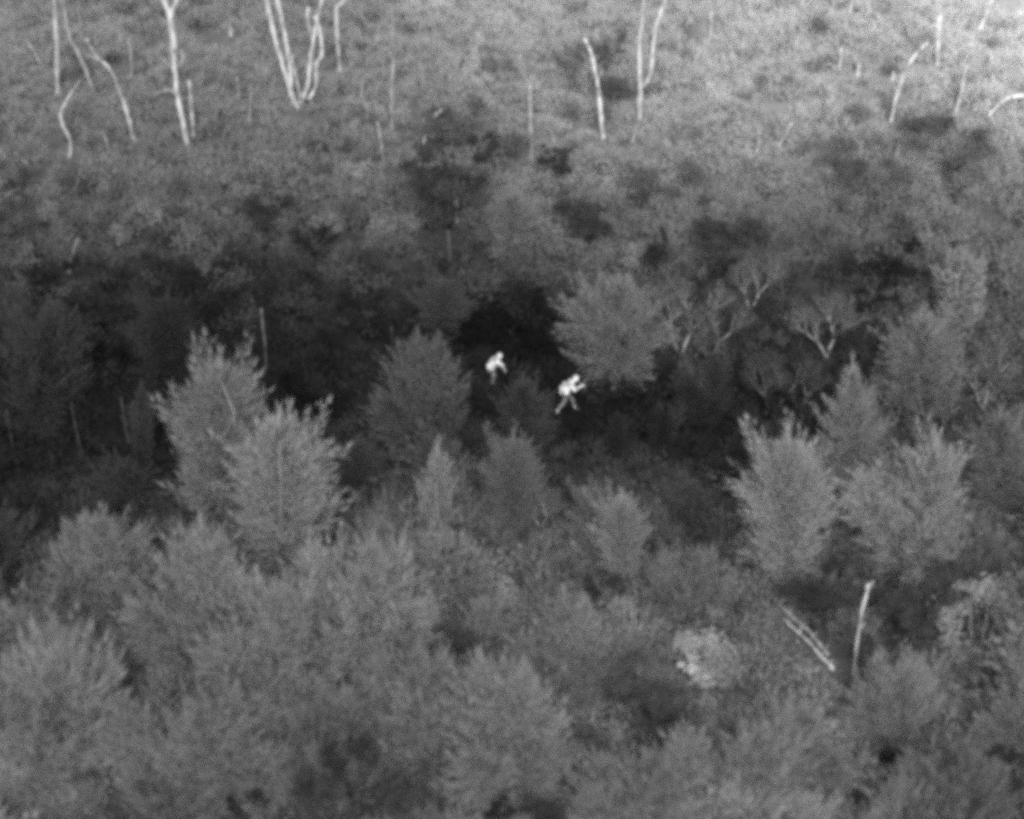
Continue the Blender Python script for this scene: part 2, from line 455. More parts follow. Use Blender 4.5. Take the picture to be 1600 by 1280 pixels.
# ------------------------------------------------------------------ named plants
# kind, x, top, base, half width, grey, name, category, label
PL = [
 # the pale feathery trees
 ('egg', 345, 572, 850, 98, 106, 'feathery_tree', 'tree', 'tall grey feathery tree left of centre with pale trunk line, overlapped by a brighter one'),
 ('egg', 438, 655, 900, 107, 122, 'feathery_tree', 'tree', 'bright feathery tree with a spiked tip in front of the taller left one'),
 ('clump', 672, 540, 705, 96, 80, 'bushy_tree', 'tree', 'round dim grey bushy tree just left of the first white person'),
 ('spindle', 684, 700, 880, 40, 118, 'slender_tree', 'tree', 'slender pale leaf-shaped tree with a bright stem below the round dim tree'),
 ('egg', 802, 690, 830, 56, 92, 'feathery_tree', 'tree', 'mid grey feathery tree right of the slender pale tree'),
 ('egg', 818, 598, 745, 53, 62, 'feathery_tree', 'tree', 'dim spiky tree between and below the two people'),
 ('clump', 158, 795, 985, 94, 104, 'feathery_tree', 'tree', 'pale bushy tree at the lower edge of the dark hollow on the left'),
 ('egg', 1232, 692, 925, 85, 124, 'feathery_tree', 'tree', 'large pale tree with a flat spiky top and a bright thin trunk, right of centre'),
 ('cone', 1330, 580, 780, 78, 114, 'conifer', 'tree', 'pointed cone-shaped conifer on the right with a sharp tip'),
 ('clump', 1440, 695, 890, 120, 122, 'bushy_tree', 'tree', 'wide pale rounded tree beside the flat topped one on the right'),
 ('vase', 1502, 400, 520, 50, 124, 'broom_shrub', 'shrub', 'pale broom-shaped shrub narrowing to its foot near the right edge'),
 ('egg', 1438, 500, 665, 80, 106, 'feathery_tree', 'tree', 'grey tree under the broom-shaped shrub on the right'),
 ('wide', 955, 440, 585, 84, 104, 'spreading_tree', 'tree', 'grey spreading tree with level branches above the striding person'),
 ('egg', 970, 778, 905, 51, 116, 'feathery_tree', 'shrub', 'small pale tree with a bright broken stem at its middle, below the dark hollow'),
 ('egg', 1562, 655, 800, 71, 98, 'feathery_tree', 'tree', 'pale tree at the right edge above the ring-shaped shrub'),
 ('clump', 60, 485, 660, 103, 55, 'bushy_tree', 'tree', 'dim rounded tree at the left edge beside the darkest gap'),
 ('egg', 262, 470, 640, 69, 48, 'feathery_tree', 'tree', 'very dim tree behind the tall feathery one on the left'),
 ('spindle', 222, 610, 745, 38, 56, 'slender_tree', 'tree', 'dim slender tree in the dark hollow left of the tall feathery tree'),
 ('clump', 322, 850, 1040, 123, 110, 'feathery_tree', 'tree', 'pale broad tree below the two overlapping feathery trees'),
 ('clump', 562, 845, 1050, 126, 116, 'bushy_tree', 'tree', 'broad pale tree below the bright feathery one, dark patch at its left'),
 ('clump', 430, 920, 1120, 132, 112, 'bushy_tree', 'tree', 'hazy pale bushy tree at lower left between two broad ones'),
 ('clump', 85, 985, 1240, 126, 116, 'bushy_tree', 'tree', 'broad blurred pale tree in the lower left corner'),
 ('clump', 805, 1055, 1245, 126, 112, 'bushy_tree', 'tree', 'broad blurred pale tree at the bottom centre'),
 ('clump', 640, 1010, 1190, 96, 104, 'bushy_tree', 'tree', 'hazy tree above the dark streaks at the bottom'),
 ('clump', 1170, 1130, 1330, 132, 108, 'bushy_tree', 'tree', 'broad blurred tree at the bottom right of centre'),
 ('clump', 1400, 1035, 1160, 82, 112, 'bushy_tree', 'tree', 'small rounded pale tree with a thin pale stem at lower right'),
 ('clump', 1590, 1070, 1200, 66, 110, 'bushy_tree', 'tree', 'rounded pale tree cut by the right edge near the bottom'),
 ('clump', 1020, 1200, 1360, 114, 104, 'bushy_tree', 'tree', 'blurred grey tree at the bottom edge under the dark leafy one'),
 ('clump', 300, 1090, 1290, 132, 104, 'bushy_tree', 'tree', 'blurred grey tree at lower left with dark flecks round it'),
 ('clump', 1500, 1180, 1350, 108, 94, 'bushy_tree', 'tree', 'grey blurred tree below the dark patch at lower right'),
 ('clump', 900, 945, 1090, 84, 110, 'feathery_tree', 'shrub', 'pale bushy shrub below the dark leafy patch at lower centre'),
 ('clump', 1080, 860, 960, 66, 100, 'feathery_tree', 'shrub', 'soft grey shrub left of the large pale tree with bright trunk'),
 ('bare', 1065, 430, 560, 70, 84, 'feathery_tree', 'tree', 'grey tree behind and right of the spreading tree'),
 ('clump', 1110, 560, 650, 58, 58, 'bushy_tree', 'shrub', 'dim bush right of the striding person at the edge of the dark hollow'),
 ('spindle', 1035, 640, 720, 28, 42, 'slender_tree', 'shrub', 'small dim sapling standing in the dark hollow'),
 ('spindle', 965, 645, 720, 30, 44, 'slender_tree', 'shrub', 'small dim sapling just right below the striding person'),
 ('egg', 560, 690, 800, 51, 62, 'feathery_tree', 'shrub', 'dim tree between the bright feathery tree and the slender pale one'),
 ('egg', 930, 765, 880, 44, 92, 'feathery_tree', 'shrub', 'grey shrub left of the small pale tree with broken stem'),
 ('egg', 800, 305, 400, 54, 108, 'feathery_tree', 'shrub', 'smooth pale shrub right of the big dark leafy tree'),
 ('egg', 690, 440, 530, 56, 66, 'feathery_tree', 'shrub', 'dim shrub above the round bushy tree'),
 ('clump', 1530, 830, 900, 56, 92, 'feathery_tree', 'shrub', 'grey shrub above the ring-shaped shrub'),
 # dark, cool-leaved trees, and a black leafy shape standing in for shadow
 ('leafy', 700, 205, 430, 106, 56, 'leafy_tree', 'tree', 'big dark leafy tree at top centre with a short pale trunk showing'),
 ('leafy', 695, 135, 260, 69, 84, 'leafy_tree', 'tree', 'grey leafy tree behind the top of the big dark leafy one'),
 ('leafy', 875, 218, 310, 36, 54, 'leafy_tree', 'tree', 'small dense dark tree under the pale pole at top centre'),
 ('leafy', 492, 350, 425, 49, 36, 'leafy_tree', 'shrub', 'very dark leafy shrub at upper left of centre'),
 ('leafy', 415, 300, 390, 56, 49, 'leafy_tree', 'tree', 'thin dark tree with scattered leaves left of the very dark shrub'),
 ('leafy', 945, 45, 135, 34, 84, 'leafy_tree', 'tree', 'dark foliage between the bright leaning trunk and the forking one at the top'),
 ('leafy', 965, 110, 170, 42, 78, 'leafy_tree', 'shrub', 'dark bush with a black spot right of the bright leaning trunk'),
 ('leafy', 895, 70, 150, 36, 96, 'leafy_tree', 'tree', 'grey ragged foliage just left of the bright leaning trunk'),
 ('leafy', 952, 140, 165, 9, 20, 'leafy_tree', 'shrub', 'tiny black tuft beside the bright leaning trunk'),
 ('layered', 1492, 195, 320, 88, 76, 'leafy_tree', 'tree', 'dark tree with level branches at upper right'),
 ('layered', 1372, 250, 340, 66, 76, 'leafy_tree', 'tree', 'thin tree with level dark branches left of the larger one at upper right'),
 ('leafy', 1022, 350, 460, 25, 46, 'leafy_tree', 'tree', 'narrow dark tree right of centre above the spreading tree'),
 ('leafy', 925, 300, 400, 64, 56, 'leafy_tree', 'tree', 'sparse dark tree right of the smooth pale shrub'),
 ('leafy', 1000, 290, 345, 25, 62, 'leafy_tree', 'shrub', 'small dark bush at upper centre right'),
 ('leafy', 560, 440, 560, 60, 34, 'leafy_tree', 'tree', 'nearly black leafy tree left above the round bushy tree'),
 ('leafy', 745, 490, 550, 58, 20, 'leafy_tree', 'shrub', 'black leafy patch standing in for shadow just above the first person'),  # black leaves put in where only shadow lies, not a seen shrub
 ('leafy', 850, 510, 570, 54, 22, 'leafy_tree', 'shrub', 'black shrub behind the striding person'),
 ('leafy', 1150, 340, 450, 82, 56, 'leafy_tree', 'tree', 'dusky leafy tree right of centre at the upper edge of the dark band'),
 ('leafy', 1400, 380, 480, 60, 33, 'leafy_tree', 'tree', 'dark leafy tree left of the broom-shaped shrub'),
 ('leafy', 1345, 430, 520, 49, 33, 'leafy_tree', 'tree', 'dark tree right of the bare forked tree'),
 ('leafy', 160, 440, 540, 54, 38, 'leafy_tree', 'tree', 'dark leafy tree on the left above the darkest gap'),
 ('leafy', 172, 530, 620, 58, 20, 'leafy_tree', 'shrub', 'black ragged shrub between the dim rounded tree and the tall feathery one'),
 ('leafy', 80, 410, 480, 66, 33, 'leafy_tree', 'shrub', 'dark leafy shrub above the dim rounded tree at the left edge'),
 ('leafy', 300, 405, 470, 54, 35, 'leafy_tree', 'shrub', 'dark leafy shrub behind the very dim tree on the left'),
 ('leafy', 1030, 1040, 1190, 88, 60, 'leafy_tree', 'tree', 'dark leafy tree at lower right of centre with pale crooked twigs'),
 ('leafy', 945, 890, 985, 47, 49, 'leafy_tree', 'shrub', 'dark leafy shrub below the small pale tree'),
 ('leafy', 1270, 885, 990, 73, 50, 'leafy_tree', 'tree', 'dark leafy tree left of the pale broken snag'),
 ('leafy', 1420, 890, 1020, 86, 58, 'leafy_tree', 'tree', 'dark leafy tree right of the pale broken snag'),
 ('leafy', 1420, 1165, 1235, 49, 41, 'leafy_tree', 'shrub', 'dark shrub near the bottom right'),
 ('leafy', 548, 1140, 1300, 62, 48, 'leafy_tree', 'tree', 'dark streaky foliage near the bottom left of centre'),
 ('leafy', 490, 1195, 1330, 56, 56, 'leafy_tree', 'tree', 'dark ragged foliage on the bottom edge left of the streaky one'),
 ('leafy', 620, 1185, 1330, 56, 58, 'leafy_tree', 'tree', 'dark ragged foliage on the bottom edge right of the streaky one'),
 ('leafy', 850, 1235, 1320, 40, 52, 'leafy_tree', 'shrub', 'dark shrub on the bottom edge below the blurred centre tree'),
 ('leafy', 200, 1050, 1130, 24, 62, 'leafy_tree', 'shrub', 'small dark tuft at the left among hazy trees'),
 ('leafy', 1580, 1150, 1215, 60, 52, 'leafy_tree', 'shrub', 'dark low brush at the right edge near the bottom'),
 ('bare', 1400, 560, 660, 46, 84, 'bare_tree', 'shrub', 'twiggy grey shrub below the grey tree on the right'),
 ('bare', 1465, 600, 690, 46, 84, 'bare_tree', 'shrub', 'open twiggy shrub left of the bent pale stem on the right'),
 ('bare', 1110, 470, 570, 60, 78, 'bare_tree', 'tree', 'open grey tree with fine branches right of the spreading tree'),
 ('bare', 1250, 560, 650, 44, 66, 'bare_tree', 'shrub', 'dim twiggy shrub right of the V-forked bare tree'),
 ('bare', 1100, 570, 640, 34, 84, 'bare_tree', 'shrub', 'small leafless shrub with a pale slanting branch right of the striding person'),
 ('bare', 1175, 400, 490, 46, 84, 'bare_tree', 'tree', 'grey twiggy tree above the V-forked bare tree'),
 ('bare', 845, 760, 830, 40, 84, 'bare_tree', 'shrub', 'small twiggy shrub between the two feathery trees below the people'),
 ('bare', 590, 760, 820, 36, 78, 'bare_tree', 'shrub', 'small twiggy shrub with pale flecks left of the slender pale tree'),
 ('leafy', 700, 1165, 1240, 36, 49, 'leafy_tree', 'shrub', 'small dark shrub above the bottom edge at centre left'),
 ('leafy', 780, 1225, 1300, 47, 41, 'leafy_tree', 'shrub', 'dark shrub on the bottom edge left of centre'),
 ('leafy', 385, 1235, 1310, 47, 43, 'leafy_tree', 'shrub', 'dark shrub on the bottom edge at lower left'),
 ('leafy', 225, 1200, 1280, 28, 48, 'leafy_tree', 'shrub', 'small dark shrub at the bottom left between blurred trees'),
 ('leafy', 452, 850, 945, 38, 52, 'leafy_tree', 'shrub', 'dark bush at the foot of the bright feathery tree'),
 ('leafy', 740, 975, 1060, 56, 62, 'leafy_tree', 'shrub', 'dusky shrub between the broad pale trees at lower centre'),
 ('leafy', 1400, 790, 880, 49, 67, 'leafy_tree', 'shrub', 'dusky bush in front of the wide pale rounded tree'),
 # bare, branching ones
 ('bare', 1210, 545, 660, 62, 62, 'bare_tree', 'tree', 'bare tree with a pale V-shaped fork at the right end of the dark hollow'),
 ('bare', 1290, 455, 560, 62, 84, 'bare_tree', 'tree', 'bare twisted tree with pale branches against the dark patch on the right'),
 ('bare', 1535, 520, 640, 56, 82, 'bare_tree', 'tree', 'bare tree with a pale bent stem near the right edge'),
 ('bare', 970, 500, 612, 62, 80, 'bare_tree', 'shrub', 'leafless shrub with pale branches under the spreading tree'),
 ('bare', 1010, 1030, 1170, 58, 88, 'bare_tree', 'shrub', 'pale crooked twiggy shrub in front of the dark leafy tree'),
 ('bare', 1050, 625, 690, 30, 54, 'bare_tree', 'shrub', 'tiny bare bush in the dark hollow'),
]
TREES = []
for k, x, yt, yb, hw, g, nm, ct, lb in PL:
    gt = gb = None
    if k == 'bare': gt, gb = g * 2.3, g * 1.95
    if k in ('leafy', 'sparse', 'layered'): gt, gb = g * 1.3, g * 1.15
    TREES.append(plant(k, x, yt, yb, hw, g, lb, nm, ct, gt, gb))

# ------------------------------------------------------------------ ring-shaped shrub and the bright clump
def ring_shrub():
    G = on_ground(1528, 1020); mp = m_per_px(G)
    e = link('ring_shrub', None); e.location = G
    tag(e, 'pale ring-shaped bush with a dark middle near the right edge', 'shrub')
    rg = np.random.default_rng(5); B = []; T = []
    for k in range(46):
        a = k / 46 * 6.283 + rg.uniform(-.1, .1)
        rr = 1.35 * rg.uniform(.75, 1.15)
        c = np.array([math.cos(a) * rr, math.sin(a) * rr * .5, 1.3 + math.sin(a) * 1.1 + rg.uniform(-.15, .15)])
        n = int(rg.uniform(60, 130)); b = rg.uniform(.12, .28)
        B.append(c + rg.normal(size=(n, 3)) * b); T.append(np.full(n, rg.uniform(.75, 1.35)))
    B = np.concatenate(B); V = leaves(B, rg.uniform(.05, .11, len(B)), rg)
    link('crown', mesh_from('crown', V, np.arange(len(V)).reshape(-1, 4), M_LEAF, np.concatenate(T)), e, albedo(112))
    rnd = random.Random(4); l = []
    for k in range(9):
        a = k * .7
        l.append((wiggle((0, 0, 0), (math.cos(a) * 1.3, math.sin(a) * .6, 1.3 + math.sin(a) * 1.0), 4, .12, rnd), [.05, .04, .03, .02, .012]))
    link('stems', tubes_mesh('stems', l, M_BARK), e, albedo(100))
    FEAT.append((G[1], [(1540, 890), (1520, 1010)], 40, .2))
ring_shrub()
def bright_clump():
    G = on_ground(1100, 1075)
    e = link('pale_bush', None); e.location = G  # whitish in its own colour, a warm patch
    e.name = 'bright_bush'
    tag(e, 'brightest small bush, whitish and ragged, left of the fallen trunks', 'shrub')
    rg = np.random.default_rng(15); B = []; T = []
    spots = [(-.75, 1.9, .25, 1.0), (-.5, 1.95, .25, 1.0), (.1, 2.15, .22, 1.25), (.45, 1.9, .3, 1.0), (.1, 1.6, .36, .9), (.3, 1.2, .34, .8), (-.4, 1.12, .10, 2.0), (-.44, .9, .10, 2.1),
             (-.2, .72, .2, 1.3), (.15, .8, .14, 1.5), (.6, .95, .3, .8), (.9, 1.3, .32, .75), (-.85, 1.2, .06, 1.6), (.2, .25, .12, 1.2), (.6, .2, .2, 1.1), (.9, .7, .3, .75)]
    for cx, cz, b, t in spots:
        n = int(750 * b)
        B.append(np.array([cx, rg.uniform(-.3, .3), cz]) + rg.normal(size=(n, 3)) * b * .75); T.append(np.full(n, t * rg.uniform(.95, 1.05)))
    B = np.concatenate(B); V = leaves(B, rg.uniform(.04, .10, len(B)), rg)
    link('crown', mesh_from('crown', V, np.arange(len(V)).reshape(-1, 4), M_LEAF, np.concatenate(T)), e, albedo(126))
    rnd = random.Random(9); l = []
    for k, (cx, cz, b, t) in enumerate(spots[:9]):
        l.append((wiggle((rnd.uniform(-.2, .2), 0, 0), (cx, 0, cz), 4, .1, rnd), [.04, .035, .025, .018, .01]))
    link('stems', tubes_mesh('stems', l, M_BARK), e, albedo(130))
    FEAT.append((G[1], [(1080, 985), (1095, 1060)], 55, .05))
bright_clump()

# ------------------------------------------------------------------ bright trunks, drawn root upwards
def crown_cloud(c, rad, n, seed, g):
    rg = np.random.default_rng(seed)
    B = np.array(c) + rg.normal(size=(n, 3)) * np.array(rad)
    V = leaves(B, rg.uniform(.07, .13, n), rg)
    return mesh_from('crown', V, np.arange(len(V)).reshape(-1, 4), M_LEAF, rg.uniform(.85, 1.15, n))
def trunk_tree(name, label, cat, stems, g, root=None, group=None, mat=None, crown=True, clear=9, keep=.12):
    """stems: list of (pixel polyline from the root up, start width px, end width px); the first is the trunk"""
    p0 = root or stems[0][0][0]
    G = on_ground(*p0); Y = G[1]; mp = m_per_px(G)
    e = link(name, None); e.location = G
    tag(e, label, cat, group)
    tops = []
    for si, st in enumerate(stems):
        poly, w0, w1 = st[:3]; gg = st[3] if len(st) > 3 else g
        off = ((si * 37) % 7 - 3) * .05
        pts = [at_depth(px, py, Y + off * (0 if si == 0 else 1)) - G for px, py in poly]
        if si == 0 and root is None: pts[0] = pts[0] * 0 - np.array([0, 0, .15])
        if poly[-1][1] <= 2 and crown:                       # goes on above the frame
            d = norm(pts[-1] - pts[-2]); pts.append(pts[-1] + d * 2.2); pts.append(pts[-1] + norm(d + np.array([0, 0, .4])) * 1.8); tops.append(pts[-1])
        # resample with a little irregularity
        out = []; rad = []; rnd = random.Random(si * 13 + int(p0[0]))
        n = len(pts) - 1
        for i in range(n):
            m = 4
            for k in range(m):
                t = k / m
                a, b = pts[i], pts[i + 1]
                pm = pts[i - 1] if i > 0 else a; pn = pts[i + 2] if i + 2 <= n else b
                q = .5 * ((2 * a) + (-pm + b) * t + (2 * pm - 5 * a + 4 * b - pn) * t * t + (-pm + 3 * a - 3 * b + pn) * t ** 3)
                u = (i + t) / n
                out.append(q + np.array([rnd.uniform(-.012, .012), rnd.uniform(-.02, .02), 0])); rad.append((w0 + (w1 - w0) * u) * mp * .43 * rnd.uniform(.78, 1.2))
        out.append(pts[-1]); rad.append(w1 * mp * .45)
        link('trunk' if si == 0 else 'limb', tubes_mesh('stem', [(out, rad)], mat or M_BIRCH, 7), e, albedo(gg, KWOOD))
        FEAT.append((Y, list(poly), clear, keep))
        if name == 'birch' and si < 4:
            tw = []
            for q in range(rnd.randint(3, 6)):
                i0 = rnd.randint(len(out) // 3, len(out) - 2); b0 = np.array(out[i0]); ax = np.array(out[i0 + 1]) - b0; ax = ax / (np.linalg.norm(ax) + 1e-6)
                sd = rnd.choice([-1, 1]); L = rnd.uniform(.35, 1.1)
                dd = ax * rnd.uniform(.4, 1.0) + np.array([sd * rnd.uniform(.4, .9), rnd.uniform(-.5, .3), .1])
                m1 = b0 + dd * L * .5 + np.array([0, 0, rnd.uniform(-.05, .1)]); m2 = b0 + dd * L + np.array([rnd.uniform(-.1, .1), 0, rnd.uniform(0, .25)])
                tw.append(([b0, m1, m2], [.028, .018, .008])); tw.append(([m1, m1 + (m2 - b0) * .4 + np.array([0, 0, .15])], [.014, .006]))
            for q in range(0, len(tw), 2):
                link('twig', tubes_mesh('twig', tw[q:q + 2], M_BIRCH, 4), e, albedo(gg * .9, KWOOD))
    if tops:
        c = np.mean(tops, 0) + np.array([0, 0, .8])
        link('crown', crown_cloud(c, (1.3, 1.3, .9), 1400, int(p0[0]), g), e, albedo(120))
    return e
TR = [
 ('birch', 'straight pale trunk nearest the top left corner', 'tree', [([(88, 150), (90, 130), (88, 60), (84, 0)], 9, 7)], 168),
 ('birch', 'faint slanting trunk between the straight pale one and the dark gap at top left', 'tree', [([(150, 150), (128, 95), (108, 55), (97, 0)], 7, 6)], 140),
 ('birch', 'long crooked pale trunk leaning left, third from the top left corner', 'tree', [([(210, 221), (200, 180), (185, 140), (172, 108), (150, 88), (135, 60)], 9, 4)], 158),
 ('birch', 'short kinked pale stem low at the top left, below the straight trunk', 'tree', [([(108, 246), (110, 222), (98, 195), (95, 175), (110, 148), (125, 125)], 8, 4)], 158),
 ('birch', 'thick forked pale trunk at the upper left with a side branch', 'tree',
   [([(292, 226), (284, 180), (277, 150), (273, 110), (270, 60), (264, 22), (256, 0)], 9, 12), ([(275, 80), (268, 40), (268, 20), (276, 0)], 9, 7), ([(303, 215), (300, 180), (295, 125)], 8, 6, 150), ([(278, 152), (264, 140), (238, 150)], 5, 3, 140), ([(282, 100), (286, 88), (282, 76)], 6, 4, 150)], 176),
 ('birch', 'clump of pale stems fanning from one root at the top left of centre', 'tree',
   [([(466, 168), (455, 145), (440, 95), (426, 45), (416, 0)], 10, 9), ([(456, 140), (448, 70), (433, 0)], 7, 9), ([(470, 155), (462, 120), (455, 85)], 8, 6, 150),
    ([(466, 165), (480, 135), (485, 95), (492, 48), (503, 0)], 8, 8), ([(482, 155), (493, 135), (495, 100), (503, 85), (500, 50), (492, 25)], 8, 6), ([(486, 52), (481, 30), (481, 12)], 7, 6), ([(482, 155), (492, 164)], 7, 4, 150), ([(457, 150), (455, 168)], 7, 5, 150)], 178),
 ('birch', 'single pale stem bent right at the top, beside the fanning clump', 'tree', [([(531, 112), (529, 80), (525, 18), (537, 0)], 8, 7)], 166),
 ('birch', 'thin faint upright trunk at the top between the clump and the dark leafy tree', 'tree', [([(612, 205), (612, 150), (614, 90), (613, 10)], 7, 5)], 144),
 ('birch', 'crooked pale stem at the left of the big dark leafy tree', 'tree', [([(654, 264), (661, 240), (664, 215), (672, 190), (690, 170)], 6, 3)], 160),
 ('birch', 'stubby pale trunk piece inside the big dark leafy tree', 'tree', [([(713, 348), (713, 330), (712, 315), (706, 296)], 7, 8)], 140),
 ('birch', 'thin upright pale pole above the small dense dark tree', 'tree', [([(830, 236), (829, 190), (828, 133)], 7, 5)], 156),
 ('birch', 'bright leaning trunk in front of dark foliage at top centre right', 'tree', [([(943, 217), (938, 170), (933, 130), (926, 90), (914, 60)], 8, 6), ([(936, 150), (930, 120), (922, 90)], 6, 3, 160)], 196),
 ('birch', 'tall pale trunk forking upwards right of the bright leaning trunk', 'tree', [([(998, 192), (1000, 160), (1000, 130), (999, 90), (1003, 30), (1006, 0)], 10, 5), ([(1004, 136), (1017, 115), (1021, 70), (1027, 35), (1040, 0)], 6, 8, 190)], 186),
 ('birch', 'curved bright trunk leaning right in the upper right', 'tree', [([(1391, 192), (1400, 155), (1412, 118), (1428, 88), (1450, 66)], 7, 5)], 200),
 ('birch', 'straight bright trunk with a small fork at the top right', 'tree', [([(1464, 104), (1466, 70), (1468, 24)], 7, 9), ([(1468, 50), (1458, 32), (1448, 10)], 4, 3, 180)], 208),
 ('birch', 'pale stem leaning right beside the straight forked one at top right', 'tree', [([(1492, 176), (1503, 140), (1508, 112), (1520, 96)], 6, 4)], 196),
 ('birch', 'thick arched pale trunk cut by the right edge', 'tree', [([(1540, 184), (1562, 162), (1582, 151), (1606, 150)], 5, 10)], 214),
 ('birch', 'pale curved stem in the top right corner', 'tree', [([(1528, 48), (1540, 25), (1551, 0)], 7, 7)], 210),
 ('birch', 'short pale stem at the very top right of centre', 'tree', [([(1326, 24), (1331, 0)], 9, 9)], 196),
 ('birch', 'faint short slanting stem in the bright slope right of centre', 'tree', [([(1211, 231), (1226, 213), (1237, 192)], 5, 5)], 168),
 ('birch', 'faint pale stem below the curved bright trunk', 'tree', [([(1400, 243), (1404, 225)], 8, 6)], 150),
 ('sapling', 'thin pale stem standing in the dark band left of centre', 'tree', [([(416, 572), (413, 530), (408, 482)], 4, 5)], 92),
 ('sapling', 'thin pale stem leaning at the left edge in the dark hollow', 'tree', [([(26, 722), (18, 690), (10, 640)], 3.5, 2)], 74),
 ('sapling', 'thin pale stem in the dark hollow right of the left edge one', 'tree', [([(129, 722), (121, 680), (111, 628)], 3, 2)], 72),
 ('sapling', 'thin pale stem inside the dim slender tree', 'tree', [([(201, 692), (196, 665), (189, 620)], 5, 3)], 72),
 ('sapling', 'faint forked pale stem at the left above the dark shrub', 'tree', [([(108, 428), (112, 400), (123, 372)], 8, 5), ([(108, 424), (96, 428)], 5, 3)], 104),
 ('sapling', 'thin faint stem behind the round dim tree', 'tree', [([(612, 552), (612, 510)], 4, 3)], 64),
 ('dead_tree', 'bright thin stem showing through the large pale flat topped tree', 'tree', [([(1243, 880), (1244, 850), (1246, 812)], 5, 5)], 170),
 ('dead_tree', 'short bright curved branch in the hazy foliage at lower left', 'tree', [([(388, 975), (396, 955), (409, 938)], 6, 4)], 172),
 ('dead_tree', 'faint curved branch left of the short bright one', 'tree', [([(303, 1012), (308, 995), (316, 982)], 5, 3)], 136),
 ('dead_tree', 'faint upright stem in the broad pale tree at lower left', 'tree', [([(258, 930), (253, 900), (250, 862)], 6, 5)], 130),
 ('dead_tree', 'faint thin stem in the small rounded pale tree at lower right', 'tree', [([(1375, 1112), (1381, 1080), (1386, 1042)], 4, 4)], 138),
 ('dead_tree', 'pale broken stem with dark base in the small pale tree below the hollow', 'tree', [([(960, 862), (966, 848), (962, 828)], 6, 3), ([(966, 850), (950, 856)], 8, 3)], 160),
 ('dead_snag', 'pale broken snag leaning right, standing between two dark leafy trees', 'tree', [([(1332, 1055), (1338, 1015), (1345, 965), (1352, 935), (1357, 912)], 3.5, 6), ([(1354, 925), (1364, 908)], 5, 3, 160), ([(1342, 985), (1352, 972)], 5, 3, 150)], 188),
]
for nm, lb, ct, st, g in TR:
    low = nm in ('dead_tree',)
    e = trunk_tree(nm, lb, ct, st, g, clear=16 if nm in ('birch', 'dead_snag') else 11, keep=.04)

def near_stem(tree, poly, w0, w1, g):
    """a pale limb rising on the near side of a crown"""
    hy = tree.matrix_basis.translation.y; rr = tree.scale[0] * 1.25
    G = np.array(tree.location); Y = hy - rr
    pts = [at_depth(px, py, Y + .25 * k) for k, (px, py) in enumerate(poly)]
    mp = m_per_px(pts[0])
    M = Matrix.LocRotScale(tree.location, tree.rotation_euler, tree.scale).inverted()
    root = Vector(G) + Vector((0, -.1, .3))
    P = [root.lerp(Vector(pts[0]), .5)] + [Vector(p) for p in pts]
    P = [root] + P
    r = [w0 * mp * .5] * (len(P) - 1) + [w1 * mp * .5]
    V, Fc = tube(P, r, 6)
    me = bpy.data.meshes.new('limb'); me.from_pydata([tuple(M @ v) for v in V], [], [q if q[2] != q[3] else q[:3] for q in Fc])
    me.materials.append(M_BIRCH); link('limb', me, tree, albedo(g, KWOOD))
near_stem(TREES[0], [(368, 670), (364, 640), (352, 612), (341, 585)], 2.4, 1.8, 124)
near_stem(TREES[1], [(438, 800), (438, 740), (437, 690)], 2.4, 1.6, 128)
near_stem(TREES[3], [(693, 872), (688, 830), (683, 790), (681, 755)], 2.6, 1.6, 136)

for bx, by, tx, ty, w, g, lb in [(360, 56, 359, 40, 6, 150, 'short faint pale stem between the thick forked trunk and the fanning clump'), (372, 155, 370, 120, 5, 128, 'faint upright stem left of the fanning clump'),
        (388, 190, 392, 145, 4, 122, 'thin faint stem at the lower left of the fanning clump'), (172, 242, 160, 205, 5, 118, 'dim short stem left of the foot of the long crooked trunk'), (52, 265, 22, 238, 4, 116, 'dim stem leaning left at the left edge of the slope'),
        (112, 300, 124, 278, 4, 104, 'dim short stem below the kinked pale stem'), (563, 152, 566, 125, 4, 132, 'faint upright stem right of the fanning clump'), (600, 262, 590, 190, 4, 124, 'faint long bent stem left of the crooked one by the dark leafy tree'),
        (1108, 60, 1112, 20, 5, 172, 'pale stem in the bright slope right of the tall forked trunk'), (1310, 110, 1314, 75, 6, 182, 'short bright stem left of the curved bright trunk, further from it'), (1338, 122, 1341, 98, 7, 188, 'short bright stem nearest the left of the curved bright trunk'),
        (1392, 128, 1396, 112, 6, 184, 'tiny bright stem beside the upper left of the curved bright trunk'), (1182, 240, 1186, 205, 4, 160, 'faint thin stem left of the short slanting stem in the bright slope'), (865, 220, 861, 205, 4, 140, 'tiny stem above the small dense dark tree'),
        (705, 240, 702, 210, 5, 120, 'faint short stem in the top of the big dark leafy tree'), (985, 225, 996, 196, 4, 160, 'thin stem leaning at the foot of the tall forked trunk'), (205, 120, 202, 60, 4, 130, 'faint upright stem between the crooked and the thick forked trunks'),
        (70, 110, 40, 60, 4, 128, 'faint slanting stem left of the straight pale trunk in the corner'), (336, 345, 337, 330, 4, 104, 'tiny dim stem left of the sparse dark tree')]:
    trunk_tree('slender_tree', lb, 'tree', [([(bx, by), ((bx + tx) / 2 + 1, (by + ty) / 2), (tx, ty)], w * 1.3, w)], g + 12, clear=11, keep=.1)

